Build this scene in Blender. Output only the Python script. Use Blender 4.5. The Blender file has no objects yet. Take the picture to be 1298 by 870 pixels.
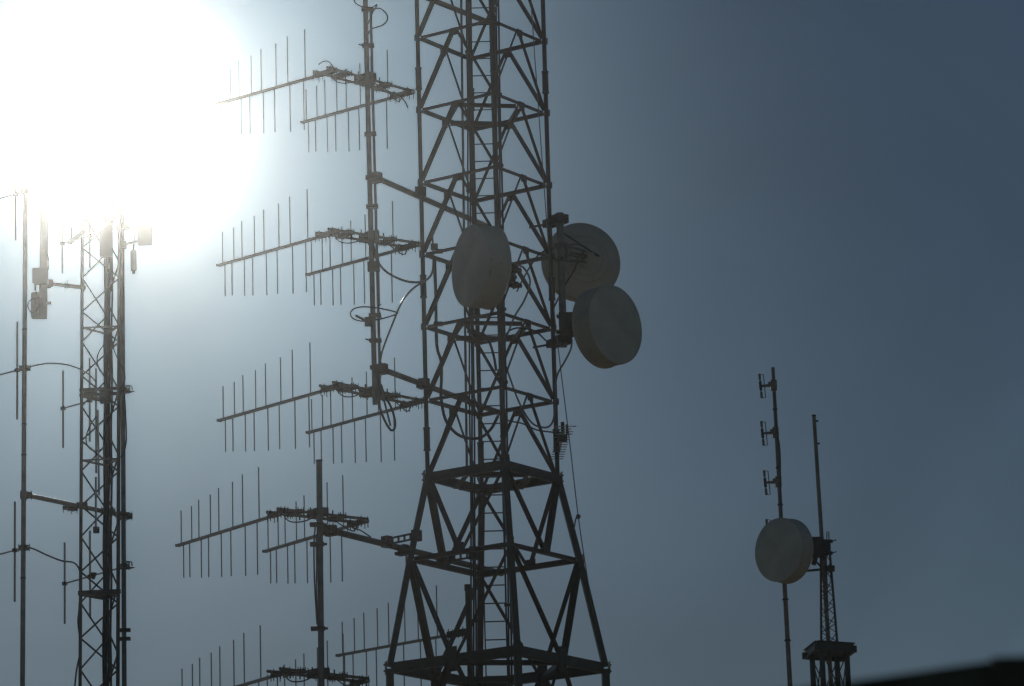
import bpy, math, random
from mathutils import Vector as V, Matrix
random.seed(7)
rad = math.radians
scene = bpy.context.scene
col = scene.collection

# ------------------------------------------------------------------ camera
FP, PITCH, ROLL, CAMZ = 5000.0, rad(13.7), 0.0285, 1.6
cp, sp = math.cos(PITCH), math.sin(PITCH)
Fw = V((0, cp, sp)); U0 = V((0, -sp, cp)); R0 = V((1, 0, 0))
Rt = (R0 - ROLL * U0).normalized(); Up = (U0 + ROLL * R0).normalized()
CAM = V((0, 0, CAMZ))
cd = bpy.data.cameras.new('camera'); cam = bpy.data.objects.new('camera', cd); col.objects.link(cam)
cam.matrix_world = Matrix(((Rt.x, Up.x, -Fw.x, CAM.x), (Rt.y, Up.y, -Fw.y, CAM.y), (Rt.z, Up.z, -Fw.z, CAM.z), (0, 0, 0, 1)))
cd.sensor_width = 36; cd.lens = FP / 1298 * 36
cd.clip_start = 0.3; cd.clip_end = 9000
cd.dof.use_dof = True; cd.dof.focus_distance = 65.5; cd.dof.aperture_fstop = 5.6
scene.camera = cam

def ray(x, y): return Fw + Rt * ((x - 649) / FP) + Up * ((435 - y) / FP)
def P(x, y, Y):                                   # point of the photo at a given distance
    d = ray(x, y); return CAM + d * (Y / d.y)
def H(x, y, z):                                   # point of the photo at a given height
    d = ray(x, y); return CAM + d * ((z - CAMZ) / d.z)

# ------------------------------------------------------------------ materials
def mat(name, c, rough=0.5, metal=0.0, var=0.25, scale=6.0, spec=0.5, rust=None, bump=0.0):
    m = bpy.data.materials.new(name); m.use_nodes = True
    nt = m.node_tree; b = nt.nodes['Principled BSDF']
    tc = nt.nodes.new('ShaderNodeTexCoord'); n = nt.nodes.new('ShaderNodeTexNoise')
    n.inputs['Scale'].default_value = scale; n.inputs['Detail'].default_value = 5
    nt.links.new(tc.outputs['Object'], n.inputs['Vector'])
    cr = nt.nodes.new('ShaderNodeValToRGB')
    cr.color_ramp.elements[0].position = 0.3; cr.color_ramp.elements[1].position = 0.7
    cr.color_ramp.elements[0].color = tuple(v * (1 - var) for v in c) + (1,)
    cr.color_ramp.elements[1].color = tuple(min(1, v * (1 + var)) for v in c) + (1,)
    nt.links.new(n.outputs['Fac'], cr.inputs['Fac'])
    out = cr.outputs['Color']
    if rust:
        n2 = nt.nodes.new('ShaderNodeTexNoise'); n2.inputs['Scale'].default_value = 3.1; n2.inputs['Detail'].default_value = 8
        nt.links.new(tc.outputs['Object'], n2.inputs['Vector'])
        r2 = nt.nodes.new('ShaderNodeValToRGB'); r2.color_ramp.elements[0].position = 0.56; r2.color_ramp.elements[1].position = 0.68
        nt.links.new(n2.outputs['Fac'], r2.inputs['Fac'])
        mx = nt.nodes.new('ShaderNodeMixRGB'); mx.inputs['Color2'].default_value = tuple(rust) + (1,)
        nt.links.new(r2.outputs['Color'], mx.inputs['Fac']); nt.links.new(out, mx.inputs['Color1']); out = mx.outputs['Color']
    nt.links.new(out, b.inputs['Base Color'])
    rr = nt.nodes.new('ShaderNodeMapRange'); rr.inputs['To Min'].default_value = max(.05, rough - .1); rr.inputs['To Max'].default_value = min(1, rough + .12)
    nt.links.new(n.outputs['Fac'], rr.inputs['Value']); nt.links.new(rr.outputs['Result'], b.inputs['Roughness'])
    b.inputs['Metallic'].default_value = metal; b.inputs['Specular IOR Level'].default_value = spec
    if bump:
        bp = nt.nodes.new('ShaderNodeBump'); bp.inputs['Strength'].default_value = bump; bp.inputs['Distance'].default_value = .02
        nt.links.new(n.outputs['Fac'], bp.inputs['Height']); nt.links.new(bp.outputs['Normal'], b.inputs['Normal'])
    return m
STEEL = mat('weathered_steel', (.075, .066, .054), .4, .35, rust=(.075, .05, .035))
GALV = mat('galvanised_steel', (.19, .18, .16), .34, .6)
ALU = mat('aluminium', (.42, .38, .32), .36, .85, var=.1, scale=12)
DARK = mat('dark_fittings', (.05, .046, .04), .5, .2)
RUBBER = mat('black_cable_jacket', (.03, .03, .03), .33, 0, spec=.6)
PAINT = mat('grey_radome_paint', (.80, .77, .66), .6, 0, var=.13, scale=2.2)
SHELL = mat('grey_dish_shell', (.68, .64, .54), .55, 0, var=.1, scale=2.6)
PLAST = mat('grey_enclosure', (.35, .35, .34), .5, 0, var=.07)
BROWN = mat('brown_weathered_pole', (.30, .25, .19), .5, .1)
COAX = mat('glossy_grey_cable_jacket', (.22, .21, .19), .2, 0, var=.08, spec=.7)
ROPE = mat('grey_rope', (.22, .2, .17), .85)
ROOF = mat('dark_roof_felt', (.13, .13, .085), .9, 0, var=.5, scale=14, spec=.2, bump=.4)
WALLM = mat('dark_render_wall', (.16, .15, .13), .9, 0, scale=3)

# ------------------------------------------------------------------ mesh helpers
ORG = {}
class MB:
    def __init__(s): s.v = []; s.f = []
    def ring(s, c, u, w, prof): 
        i = len(s.v); s.v += [c + u * a + w * b for a, b in prof]; return list(range(i, i + len(prof)))
    def sweep(s, pts, prof, up=None, cap=True, scales=None):
        n = len(prof); prev = None; u = None
        for k, p in enumerate(pts):
            t = (pts[min(k + 1, len(pts) - 1)] - pts[max(k - 1, 0)]).normalized()
            if u is None:
                a = up if up is not None else (V((0, 0, 1)) if abs(t.z) < .9 else V((1, 0, 0)))
                u = (a - t * a.dot(t))
                if u.length < 1e-5: u = t.orthogonal()
                u.normalize()
            else:
                u = (u - t * u.dot(t)).normalized()
            w = t.cross(u)
            sc = scales[k] if scales else 1
            r = s.ring(p, u * sc, w * sc, prof)
            if prev:
                for i in range(n): s.f.append((prev[i], prev[(i + 1) % n], r[(i + 1) % n], r[i]))
            elif cap: s.f.append(tuple(reversed(r)))
            prev = r
        if cap: s.f.append(tuple(prev))
        return s
    def tube(s, pts, r, n=10, scales=None):
        return s.sweep([V(p) for p in pts], [(r * math.cos(i * 2 * math.pi / n), r * math.sin(i * 2 * math.pi / n)) for i in range(n)], scales=scales)
    def bar(s, a, b, wu, ww, up=None):            # rectangular bar, wu along 'up'
        return s.sweep([a, b], [(-wu / 2, -ww / 2), (wu / 2, -ww / 2), (wu / 2, ww / 2), (-wu / 2, ww / 2)], up)
    def angle(s, a, b, size, up, th=.007):
        h = size / 2; q = [(-h, -h), (h, -h), (h, -h + th), (-h + th, -h + th), (-h + th, h), (-h, h)]
        return s.sweep([a, b], q, up)
    def channel(s, a, b, hgt, dep, up, th=.012):
        h = hgt / 2; q = [(-h, 0), (h, 0), (h, dep), (h - th, dep), (h - th, th), (-h + th, th), (-h + th, dep), (-h, dep)]
        return s.sweep([a, b], q, up)
    def box(s, c, x, y, z, sx, sy, sz):           # axes x y z, full sizes
        q = []
        for k in (-1, 1):
            for a, b in ((-1, -1), (1, -1), (1, 1), (-1, 1)):
                q.append(c + x * (a * sx / 2) + y * (b * sy / 2) + z * (k * sz / 2))
        i = len(s.v); s.v += q
        s.f += [(i + 3, i + 2, i + 1, i), (i + 4, i + 5, i + 6, i + 7)] + [(i + k, i + (k + 1) % 4, i + 4 + (k + 1) % 4, i + 4 + k) for k in range(4)]
        return s
    def lathe(s, o, ax, prof, n=64):              # prof: (distance along ax, radius)
        u = ax.orthogonal().normalized(); w = ax.cross(u); prev = None
        for a, r in prof:
            c = o + ax * a
            if r < 1e-5: s.v.append(c); cur = [len(s.v) - 1]
            else: cur = s.ring(c, u * r, w * r, [(math.cos(i * 2 * math.pi / n), math.sin(i * 2 * math.pi / n)) for i in range(n)])
            if prev:
                for i in range(n):
                    j = (i + 1) % n
                    if len(prev) == 1 and len(cur) > 1: s.f.append((prev[0], cur[j], cur[i]))
                    elif len(cur) == 1 and len(prev) > 1: s.f.append((prev[i], prev[j], cur[0]))
                    elif len(cur) > 1: s.f.append((prev[i], prev[j], cur[j], cur[i]))
            prev = cur
        return s
    def build(s, name, m, parent=None, smooth=True, angle=40):
        o_ = ORG.get(parent.name, V()) if parent else V()
        if parent is None:
            o_ = V((sum(p.x for p in s.v) / len(s.v), sum(p.y for p in s.v) / len(s.v), min(p.z for p in s.v)))
        me = bpy.data.meshes.new(name); me.from_pydata([p - o_ for p in s.v], [], s.f); me.update()
        if smooth:
            me.polygons.foreach_set('use_smooth', [True] * len(me.polygons)); me.set_sharp_from_angle(angle=rad(angle))
        me.materials.append(m)
        o = bpy.data.objects.new(name, me); col.objects.link(o)
        if parent: o.parent = parent
        else: o.location = o_
        ORG[o.name] = o_
        return o
def tag(o, label=None, cat=None, group=None, kind=None):
    if label: o['label'] = label
    if cat: o['category'] = cat
    if group: o['group'] = group
    if kind: o['kind'] = kind
    return o
def empty(name, loc, label, cat, group=None):
    o = bpy.data.objects.new(name, None); col.objects.link(o); o.location = loc; o.empty_display_size = .3
    ORG[o.name] = V(loc); return tag(o, label, cat, group)
def spline(pts, n=7):
    pts = [V(p) for p in pts]; q = [pts[0] * 2 - pts[1]] + pts + [pts[-1] * 2 - pts[-2]]; out = []
    for i in range(1, len(q) - 2):
        a, b, c, d = q[i - 1:i + 3]
        for k in range(n):
            t = k / n
            out.append(.5 * ((2 * b) + (c - a) * t + (2 * a - 5 * b + 4 * c - d) * t * t + (3 * b - a - 3 * c + d) * t ** 3))
    out.append(pts[-1]); return out
Z = V((0, 0, 1))
def flat(v): return V((v.x, v.y, 0)).normalized()
def studs(mb, c, u, w, du, dw, h, r=.0075):
    h *= .72
    for a in (-1, 1):
        for b in (-1, 1):
            p = c + u * (a * du) + w * (b * dw); mb.tube([p - Z * h, p + Z * h], r, 6)
def cable(pts, Y, r, label, m=RUBBER, group=None):
    q = [P(p[0], p[1], p[2] if len(p) > 2 else Y) for p in pts]
    return tag(MB().tube(spline(q), r, 8).build('cable', m), label, 'cable', group)

# ------------------------------------------------------------------ main square lattice tower
Y0, TH = 63.0, rad(10.5)
AX = P(620, 430, Y0); AX.z = 0
EX = V((math.cos(TH), math.sin(TH), 0)); EN = V((math.sin(TH), -math.cos(TH), 0))
CORN = {'L': -EX, 'N': EN, 'R': EX, 'F': -EN}
ORDER = ['L', 'N', 'R', 'F']
def zL(x, y, hd): return P(x, y, Y0 - hd * math.sin(TH)).z
HU, H710, HB = 1.075, 1.395, 1.765
GZ = 6.8                                           # hilltop level under the towers
zs_up = [zL(540, 605, HU), zL(538.5, 507.5, HU), zL(537, 414.5, HU), zL(535, 322.5, HU), zL(533.5, 231.5, HU), zL(531.5, 139.5, HU), zL(530, 48, HU)]
step = zs_up[-1] - zs_up[-2]
zs_up += [zs_up[-1] + step, zs_up[-1] + 2 * step]
z605 = zs_up[0]; z710 = zL(516, 709, H710); z847 = zL(488.5, 847, HB)
zmid = GZ + (z847 - GZ) * .52
LEV = [(GZ, HB), (zmid, HB), (z847, HB), (z710, H710), (z605, HU)] + [(z, HU) for z in zs_up[1:]]
ZTOP = zs_up[-1]
def corner(k, i): z, h = LEV[i]; return AX + CORN[k] * h + Z * z
def legpt(k, z):
    for (za, ha), (zb, hb) in zip(LEV, LEV[1:]):
        if za <= z <= zb: return AX + CORN[k] * (ha + (hb - ha) * (z - za) / (zb - za)) + Z * z
    return AX + CORN[k] * HU + Z * z
T = empty('lattice_tower', AX + Z * GZ, 'tall dark square lattice tower flaring wide at its base, carrying the grey drum dishes', 'tower')
for k in ORDER:
    up = corner(k, 4); 
    lg = MB()
    lg.tube([corner(k, 4) + Z * .03, AX + CORN[k] * HU + Z * (ZTOP + .05)], .037, 14)
    leg = lg.build('leg', STEEL, T)
    ll = MB(); n_ = CORN[k]
    a, b, c, d = corner(k, 0) - Z * .2, corner(k, 2), corner(k, 3), corner(k, 4)
    s_ = .115
    for p, q in ((a, b - Z * .02), (b + Z * .02, c - Z * .0), (c, d + Z * .03)):
        ll.bar(p, q, s_, s_, n_.cross(Z))
        s_ = .098
    ll.build('lower_leg', STEEL, T)
    sl = MB()
    for i in (5, 7, 10):
        z = LEV[i][0] - .55
        if i == 5: z = LEV[4][0] + .63
        if i == 10: z = LEV[10][0] - .72
        p = AX + n_ * HU
        sl = MB()
        sl.tube([p + Z * (z - .18), p + Z * (z + .18)], .052, 8)
        for s in (-1, 1): sl.tube([p + Z * (z + s * .18 - .012), p + Z * (z + s * .18 + .012)], .06, 10)
        sl.build('splice_sleeve', STEEL, leg)
    # joint plates at every level of the corner
    for i in range(2, len(LEV)):
        z, h = LEV[i]; p = corner(k, i)
        g = MB(); big = i in (2, 4)
        hh = .2 if i <= 4 else .10
        g.box(p + n_ * (.045 if i > 4 else .062), n_.cross(Z), n_, Z, .16 if big else .10, .014, hh)
        if big:
            for zz in (-.05, .05): g.tube([p + n_ * .06 + Z * zz, p + n_ * .10 + Z * zz], .014, 6)
        g.build('corner_plate', STEEL, leg)
faces = [(ORDER[i], ORDER[(i + 1) % 4]) for i in range(4)]
def face_n(a, b): return ((CORN[a] + CORN[b]) / 2).normalized()
def beam_mid(a, b, i): return (corner(a, i) + corner(b, i)) / 2
for i in range(1, len(LEV)):
    for a, b in faces:
        n_ = face_n(a, b); p, q = corner(a, i), corner(b, i); d = (q - p).normalized()
        bm = MB()
        if i in (2, 4): bm.channel(p + d * .06 + n_ * .0, q - d * .06, .15 if i == 4 else .168, -.07, Z)
        else: bm.angle(p + d * .04 - n_ * .01, q - d * .04 - n_ * .01, .058 if i > 4 else .085, Z)
        o = bm.build('horizontal_beam', STEEL, T, angle=30)
        m_ = beam_mid(a, b, i); g = MB()
        up = 1 if i in (1, 3) else -1
        if i == 2:
            g.box(m_ - Z * .0 + n_ * .021, d, n_, Z, .19, .012, .40)
        else:
            sz = .15 if i > 4 else .2
            if i != 4: g.box(m_ + Z * (up * .055) + n_ * .026, d, n_, Z, sz, .010, .13 if i > 4 else .17)
            else: g.box(m_ + n_ * .012, d, n_, Z, .16, .012, .12)
        g.build('gusset_plate', STEEL, o)
def diag(a, b, up_, size, off):
    MB().angle(a, b, size, up_, .008).build('diagonal_brace', STEEL, T, angle=30)
for i in range(0, len(LEV) - 1):
    for a, b in faces:
        n_ = face_n(a, b)
        if i >= 4 or i in (1,):                    # feet in the lower corners, apex under the upper beam
            feet, apex = i, beam_mid(a, b, i + 1) - Z * .04
        else:
            feet, apex = i + 1, beam_mid(a, b, i) + Z * .04
        for k in (a, b):
            f_ = corner(k, feet); d = (apex - f_).normalized()
            sd = (beam_mid(a, b, i) - corner(k, i)).normalized()
            size = (.056 if i >= 4 else .086) * {'L': 1.12, 'R': 1.0, 'N': .68, 'F': .68}[k]
            diag(f_ + d * .06 - n_ * .0, apex - sd * .045 - n_ * .0, n_, size, 0)
# plan bracing: beam midpoints joined to one another
for i in (2, 4, 6, 9):
    mids = [beam_mid(a, b, i) for a, b in faces]
    for j in range(4):
        p, q = mids[j], mids[(j + 1) % 4]; d = (q - p).normalized()
        MB().angle(p + d * .07 - Z * .05, q - d * .07 - Z * .05, .075 if i > 4 else .09, Z).build('plan_brace', STEEL, T, angle=30)
# caged-less ladder up the middle
LW = .175; LC = AX - EN * .12
lad = MB()
for s in (-1, 1):
    lad.bar(LC + R0 * (s * LW) + Z * GZ, LC + R0 * (s * LW) + Z * (ZTOP - .1), .042, .022, R0.cross(Z))
lado = lad.build('ladder_rails', STEEL, T)
z = GZ + .3; zr0 = P(620, 669, Y0).z
z = zr0 - .3 * int((zr0 - GZ) / .3)
while z < ZTOP - .2:
    MB().tube([LC - R0 * LW + Z * z, LC + R0 * LW + Z * z], .011, 6).build('rung', STEEL, lado); z += .2985

# cable runs tied to the near and far leg
def run(px, r_w, Y, n, label):
    mb = MB(); top = ZTOP - .3
    a = P(px[0][0], px[0][1], Y); b = P(px[1][0], px[1][1], Y)
    x = a.x + (b.x - a.x) * .5
    for i in range(n):
        ox = (i - (n - 1) / 2) * r_w * 2.02
        pts = []
        for k in range(26):
            zz = GZ + (top - GZ) * k / 25
            xx = a.x + (b.x - a.x) * (zz - a.z) / (b.z - a.z)
            pts.append(V((xx + ox + .006 * math.sin(k * 1.3 + i * 2), Y + (i % 2) * .03 + .01 * math.sin(k * .9 + i), zz)))
        mb.tube(pts, r_w * random.uniform(.85, 1.05), 8)
    o = mb.build('cable_run', RUBBER); o['kind'] = 'thing'
    tag(o, label, 'cables', 'cable runs up the big tower')
    zz = GZ + .8
    while zz < top:
        xx = a.x + (b.x - a.x) * (zz - a.z) / (b.z - a.z)
        cl = MB().box(V((xx, Y + .015, zz)), R0, V((0, 1, 0)), Z, n * r_w * 2.1 + .03, .09, .035)
        c_ = cl.build('clamp_bar', DARK, o); zz += 1.22
    return o
run(((630, 60), (645, 800)), .0165, 62.3, 3, 'thick dark cable bundle climbing beside the near leg of the big tower')
run(((594.5, 60), (600.5, 800)), .017, 63.75, 3, 'dark cable bundle climbing left of the ladder beside the far tower leg')
tb = MB(); a, b = P(587, 40, 63.5), P(589.5, 330, 63.5)
tb.tube([V((b.x + (b.x - a.x) * (P(595, 600, 63.5).z - b.z) / (b.z - a.z), 63.5, P(595, 600, 63.5).z)), V((a.x, 63.5, ZTOP - .2))], .021, 8)
tag(tb.build('conduit', GALV), 'slim conduit pipe running up the left of the far tower leg', 'pipe')

# ------------------------------------------------------------------ standoff masts beside the tower
def standoff(parent, px_leg, legY, px_m, px_end, r=.048, plate=None):
    q = P(px_leg[0], px_leg[1], legY); z = q.z
    a, b = H(px_m[0], px_m[1], z), H(px_end[0], px_end[1], z)
    q = H(px_leg[0], px_leg[1], z)
    d = (b - a).normalized(); w = Z.cross(d)
    m = MB(); m.tube([a + d * .02, b], r, 12)
    arm = m.build('standoff_arm', GALV, parent)
    c = MB(); c.box(a + d * .16, d, w, Z, .10, .17, .17); c.box(a + d * .04, d, w, Z, .06, .2, .12); studs(c, a + d * .1, d, w, .07, .07, .11)
    c.build('clamp', DARK, arm)
    c = MB(); c.box(q - d * .06, d, w, Z, .12, .15, .16); c.box(q - d * .16 - Z * .08, d, w, Z, .16, .10, .05); studs(c, q - d * .08, d, w, .05, .06, .12)
    c.build('clamp', DARK, arm)
    return arm, a, q, b, d, w
M1Y = 61.55
m1b, m1t = P(475.5, 513, M1Y), P(463.5, 20, M1Y)
m1t = m1b + (m1t - m1b) * ((ZTOP + .4 - m1b.z) / (m1t.z - m1b.z))
def onmast(b, t, z): return b + (t - b) * ((z - b.z) / (t.z - b.z))
M1 = empty('antenna_mast', m1b, 'long vertical pipe mast on standoff arms holding three stacked antennas left of the big tower', 'mast')
MB().tube([m1b, m1t], .043, 14).build('pole', GALV, M1)
s = R0 * .088 + V((0, .02, 0))
fp = MB().tube([onmast(m1b, m1t, P(470, 480, M1Y).z) + s, onmast(m1b, m1t, P(470, 10, M1Y).z) + s * .95], .024, 8); fp.build('feed_pipe', GALV, M1)
for y in (12, 58, 105, 170, 225, 262, 338, 400, 432, 466):
    zz = P(470, y, M1Y).z; p = onmast(m1b, m1t, zz)
    c = MB(); c.box(p + R0 * .03, R0, V((0, 1, 0)), Z, .2, .12, .05 if y != 338 else .15)
    if y in (58, 432): c.tube([p - R0 * .04, p - R0 * .13 + Z * .03], .015, 6)
    c.build('pipe_clamp', DARK, M1)
for lg, ma, en in (((535.5, 244), (471, 223), (617, 287)), ((540, 487), (478, 466), (640, 526)), ((530, -12), (464, -33), (618, 28))):
    standoff(M1, lg, AX.y - HU * math.sin(TH) - .1, ma, en)

LL = P(515, 700, 62.72)
M2Y = 60.62
m2t, m2b_ = P(404.5, 584, M2Y), P(407.5, 868, M2Y)
m2b = m2t + (m2b_ - m2t) * ((m2t.z - GZ) / (m2t.z - m2b_.z))
M2 = empty('antenna_mast', m2b, 'short dark pole mast left of the tower flare, its top end bare above an antenna', 'mast')
MB().tube([m2b, m2t - Z * .02], .048, 14).build('pole', GALV, M2)
MB().tube([m2t - Z * .02, m2t + Z * .01], .052, 14).build('pole_cap', DARK, M2)
arm, a, q, b, d, w = standoff(M2, (514, 698), 62.74, (412, 671), (636, 727), .052)
# slotted clamp rails over the lower arm
for t0, t1, sz in (((490, 690), (528, 680), 0), ((560, 712), (600, 704), 1)):
    z_ = a.z + .05
    p_, r_ = H(t0[0], t0[1] - 3, z_), H(t1[0], t1[1] - 1, z_)
    ra = MB(); dd = (r_ - p_).normalized()
    for s in (-1, 1): ra.bar(p_ + Z * (s * .045), r_ + Z * (s * .045), .03, .02, Z)
    L_ = (r_ - p_).length
    for k in range(6): ra.box(p_ + dd * (L_ * k / 5), dd, Z.cross(dd), Z, .03, .02, .075)
    ra.box(p_, dd, Z.cross(dd), Z, .14, .12, .18); ra.box(r_, dd, Z.cross(dd), Z, .09, .16, .17); studs(ra, r_, dd, Z.cross(dd), .05, .05, .13)
    ra.build('slotted_clamp_rail', STEEL, M2)
for y in (665, 690, 797):
    zz = P(405, y, M2Y).z; p = onmast(m2b, m2t, zz); c = MB()
    c.box(p - R0 * .045, R0, V((0, 1, 0)), Z, .22, .13, .055); c.tube([p - R0 * .15, p + R0 * .11], .02, 8)
    c.build('pipe_clamp', DARK, M2)

# ------------------------------------------------------------------ log-periodic antennas
FR = [(.048, .55), (.143, .585), (.25, .635), (.357, .675), (.476, .72), (.607, .765), (.742, .815), (.897, .865)]
def boom(parent, root, w, u, Lb, ext, name='boom'):
    tip = root + w * Lb
    m = MB()
    for s in (-1, 1): m.bar(root - w * ext + u * (s * .021) , tip + u * (s * .021), .034, .034, Z)
    m.box(tip + w * .012, u, w, Z, .09, .03, .045)
    o = m.build('boom', ALU, parent)
    for i, (t, h) in enumerate(FR):
        p = tip - w * (t * .857 * Lb)
        sg = 1 if i % 2 == 0 else -1
        for s, k in ((1, -sg), (-1, sg)):
            q = p + u * (k * .021)
            MB().tube([q + Z * (s * .012), q + Z * (s * h)], .0105, 8).build('element', ALU, o)
    return o
def twin(A, B, M, T_, Y, label, dy=0):
    c0 = P(M[0], M[1], Y + .12); z = c0.z
    a, b, t = H(A[0], A[1], z), H(B[0], B[1], z), H(T_[0], T_[1], z)
    u = flat(b - a); w = flat(t - (a + u * .06)); wp = V((-u.y, u.x, 0))
    Lb = (t - a).length - .02
    R_ = empty('twin_antenna', c0, label, 'antenna', 'twin comb antennas on the two masts')
    for off in (0, .30):
        MB().tube([a - u * .04 + wp * off - Z * off * .0, b + wp * off], .025, 10).build('cross_tube', GALV, R_)
    for p, ins, bk, ls in ((a, .07, 0, 1), (b, -.04, .10, .95)):
        rt = p + u * ins - Z * .055
        boom(R_, rt - w * bk, w, u, Lb * ls, .08 - bk * .6)
        c = MB()
        c.box(rt + w * .13 + Z * .012, w, u, Z, .44, .10, .07)
        for off in (.0, .30):
            c.box(rt + w * off + Z * .05, w, u, Z, .08, .15, .045); studs(c, rt + w * off, w, u, .042, .065, .13)
        c.build('boom_clamp', DARK, R_)
    Lu = (b - a).length
    for t_ in (.235, .73):
        c = MB(); p = a + u * (Lu * t_) + wp * .15
        c.box(p, u, wp, Z, .11, .34, .065)
        for s in (-1, 1): studs(c, p + wp * (s * .15), u, wp, .05, .03, .085)
        c.build('spacer_plate', DARK, R_)
    for t_ in (.36, .62):
        c = MB(); p = a + u * (Lu * t_)
        for off in (0, .3): c.tube([p + wp * off - Z * .07, p + wp * off + Z * .08], .012, 6)
        c.build('bolt', DARK, R_)
    c = MB(); p = c0 + wp * .05; c.box(p + Z * .002, u, wp, Z, .17, .36, .125); studs(c, p, u, wp, .08, .15, .13); c.build('mast_clamp', DARK, R_)
    # short jumper leads from the booms along the cross tubes
    j = MB(); k0 = a + u * .1 - Z * .02 + wp * .1
    j.tube(spline([k0, k0 + u * .15 - Z * .13, k0 + u * .38 - Z * .12, k0 + u * .6 - Z * .03, c0 + wp * .1 - u * .12 - Z * .03]), .011, 6)
    k1 = b - u * .1 - Z * .05 + wp * .05
    j.tube(spline([k1, k1 - u * .02 - Z * .13 + w * .1, k1 - u * .3 - Z * .09, k1 - u * .5, c0 + wp * .1 + u * .12]), .011, 6)
    j.build('jumper_lead', RUBBER, R_)
    return R_
twin((416.5, 86), (520, 115), (465.7, 99), (271.5, 129), M1Y, 'topmost twin comb antenna on the long mast, its left end lost in the sun glare')
twin((418.5, 290.6), (527, 308), (470, 299.5), (275.5, 332.6), M1Y, 'twin comb antenna level with the drum dishes, second from the top of the mast')
twin((424, 485.3), (531, 507), (472.4, 496.5), (277, 529), M1Y, 'twin comb antenna at the bottom end of the long pipe mast, cable looping under it')
twin((354, 645.4), (462.7, 658), (405, 650), (224.5, 687.5), M2Y, 'whole twin comb antenna near the top of the short pole mast beside the flare')
twin((357, 848), (464, 860), (406, 853), (226, 888), M2Y, 'lowest twin comb antenna, cut off by the bottom of the picture')
# single comb antenna inside the tower's foot
zf = P(595, 800, 63.35).z
rF, tF = H(592, 801, zf), H(429, 831, zf)
wF = flat(tF - rF); uF = V((-wF.y, wF.x, 0)) * -1
lf = empty('log_antenna', rF, 'single comb antenna reaching left through the flared tower foot', 'antenna')
boom(lf, rF, wF, uF, (tF - rF).length, .0)
c = MB(); c.box(rF + wF * .2, wF, uF, Z, .42, .11, .10); studs(c, rF + wF * .42, wF, uF, .05, .05, .13); studs(c, rF + wF * .1, wF, uF, .05, .05, .12); c.build('boom_clamp', DARK, lf)
pp = P(592.5, 742, 63.4); pb = V((pp.x + .02, 63.4, GZ))
mp = empty('mount_pole', pb, 'short stub pole in the tower foot ending below the ladder bracket', 'pole')
MB().tube([pb, pp], .043, 12).build('pole', STEEL, mp); MB().tube([pp - Z * .09, pp + Z * .01], .052, 12).build('pole_cap', DARK, mp)

# ------------------------------------------------------------------ drum dishes
def dish(px, Y, R, ax, shroud, back, label, group, spots=0, rear=False):
    o = P(px[0], px[1], Y); ax = ax.normalized()
    D = empty('dish_antenna', o, label, 'dish', group)
    MB().lathe(o, ax, [(.035, 0), (.034, R * .3), (.026, R * .65), (.012, R * .92), (0, R * .985), (-.02, R * .99)]).build('radome', PAINT, D, angle=60)
    m = MB().lathe(o, ax, [(-.012, R * .985), (-.005, R * 1.0), (-.03, R * 1.004), (-.034, R), (-shroud, R), (-shroud - .004, R * 1.02), (-shroud - .03, R * 1.02), (-shroud - .034, R)])
    sh = m.build('shroud', SHELL, D, angle=30)
    u = ax.orthogonal().normalized(); w_ = ax.cross(u)
    rv = MB()
    for i in range(17):
        t = random.uniform(0, 6.283); p = o + (u * math.cos(t) + w_ * math.sin(t)) * R - ax * random.choice((.06, .06, .16, .24))
        rv.lathe(p, (p - o + ax * .10).normalized(), [(0, .009), (.005, .007), (.006, 0)], 6)
    rv.build('rivets', DARK, sh)
    prof = [(-shroud - .034, R * .998)]
    for k in range(1, 12):
        r = R * (1 - k / 12); prof.append((-shroud - .034 - back * (1 - (r / R) ** 2), r))
        if r < R * .26: break
    bk = MB().lathe(o, ax, prof + [(prof[-1][0], 0)]).build('back_shell', SHELL, D, angle=35)
    e = prof[-1][0]
    MB().lathe(o, ax, [(e + .02, R * .3), (e - .03, R * .3), (e - .035, R * .2), (e - .12, R * .16), (e - .125, R * .1), (e - .2, R * .09), (e - .2, 0)]).build('hub', SHELL if rear else DARK, D)
    if rear:
        for rr in (.45, .62):
            k = [(-shroud - .034 - back * (1 - rr ** 2) - .0, R * rr + .012), (-shroud - .05 - back * (1 - rr ** 2), R * rr), (-shroud - .034 - back * (1 - (rr - .02) ** 2), R * rr - .012)]
            MB().lathe(o, ax, k).build('stiffening_ring', SHELL, D)
    return D, o, ax
vdir = lambda p: flat(V((CAM.x - p.x, CAM.y - p.y, 0)))
def facing(px, Y, ang):                             # positive: turned to camera left
    v = vdir(P(px[0], px[1], Y)); l = V((v.y, -v.x, 0)); l = l if l.x < 0 else -l
    return v * math.cos(rad(ang)) + l * math.sin(rad(ang))
d1, o1, a1 = dish((595, 337), 61.1, .665, facing((595, 337), 61.1, 63.5), .37, .24, 'pale drum dish facing left in front of the tower ladder', 'grey drum dishes on the big tower')
d3, o3, a3 = dish((780.5, 411.5), 62.3, .655, facing((780, 411), 62.3, -49), .33, .18, 'drum dish right of the tower showing its dark round face, lower of the right pair', 'grey drum dishes on the big tower')
d2, o2, a2 = dish((732, 336.5), 64.2, .645, facing((737, 330), 64.2, 161), .28, .2, 'drum dish seen from behind with cable at its hub, upper right of the tower', 'grey drum dishes on the big tower', rear=True)
d4, o4, a4 = dish((987, 697), 83.2, .69, facing((987, 697), 83.2, 41.5), .30, .16, 'lone far drum dish fixed to the small right-hand tower', 'far dish on the small tower')
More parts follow.
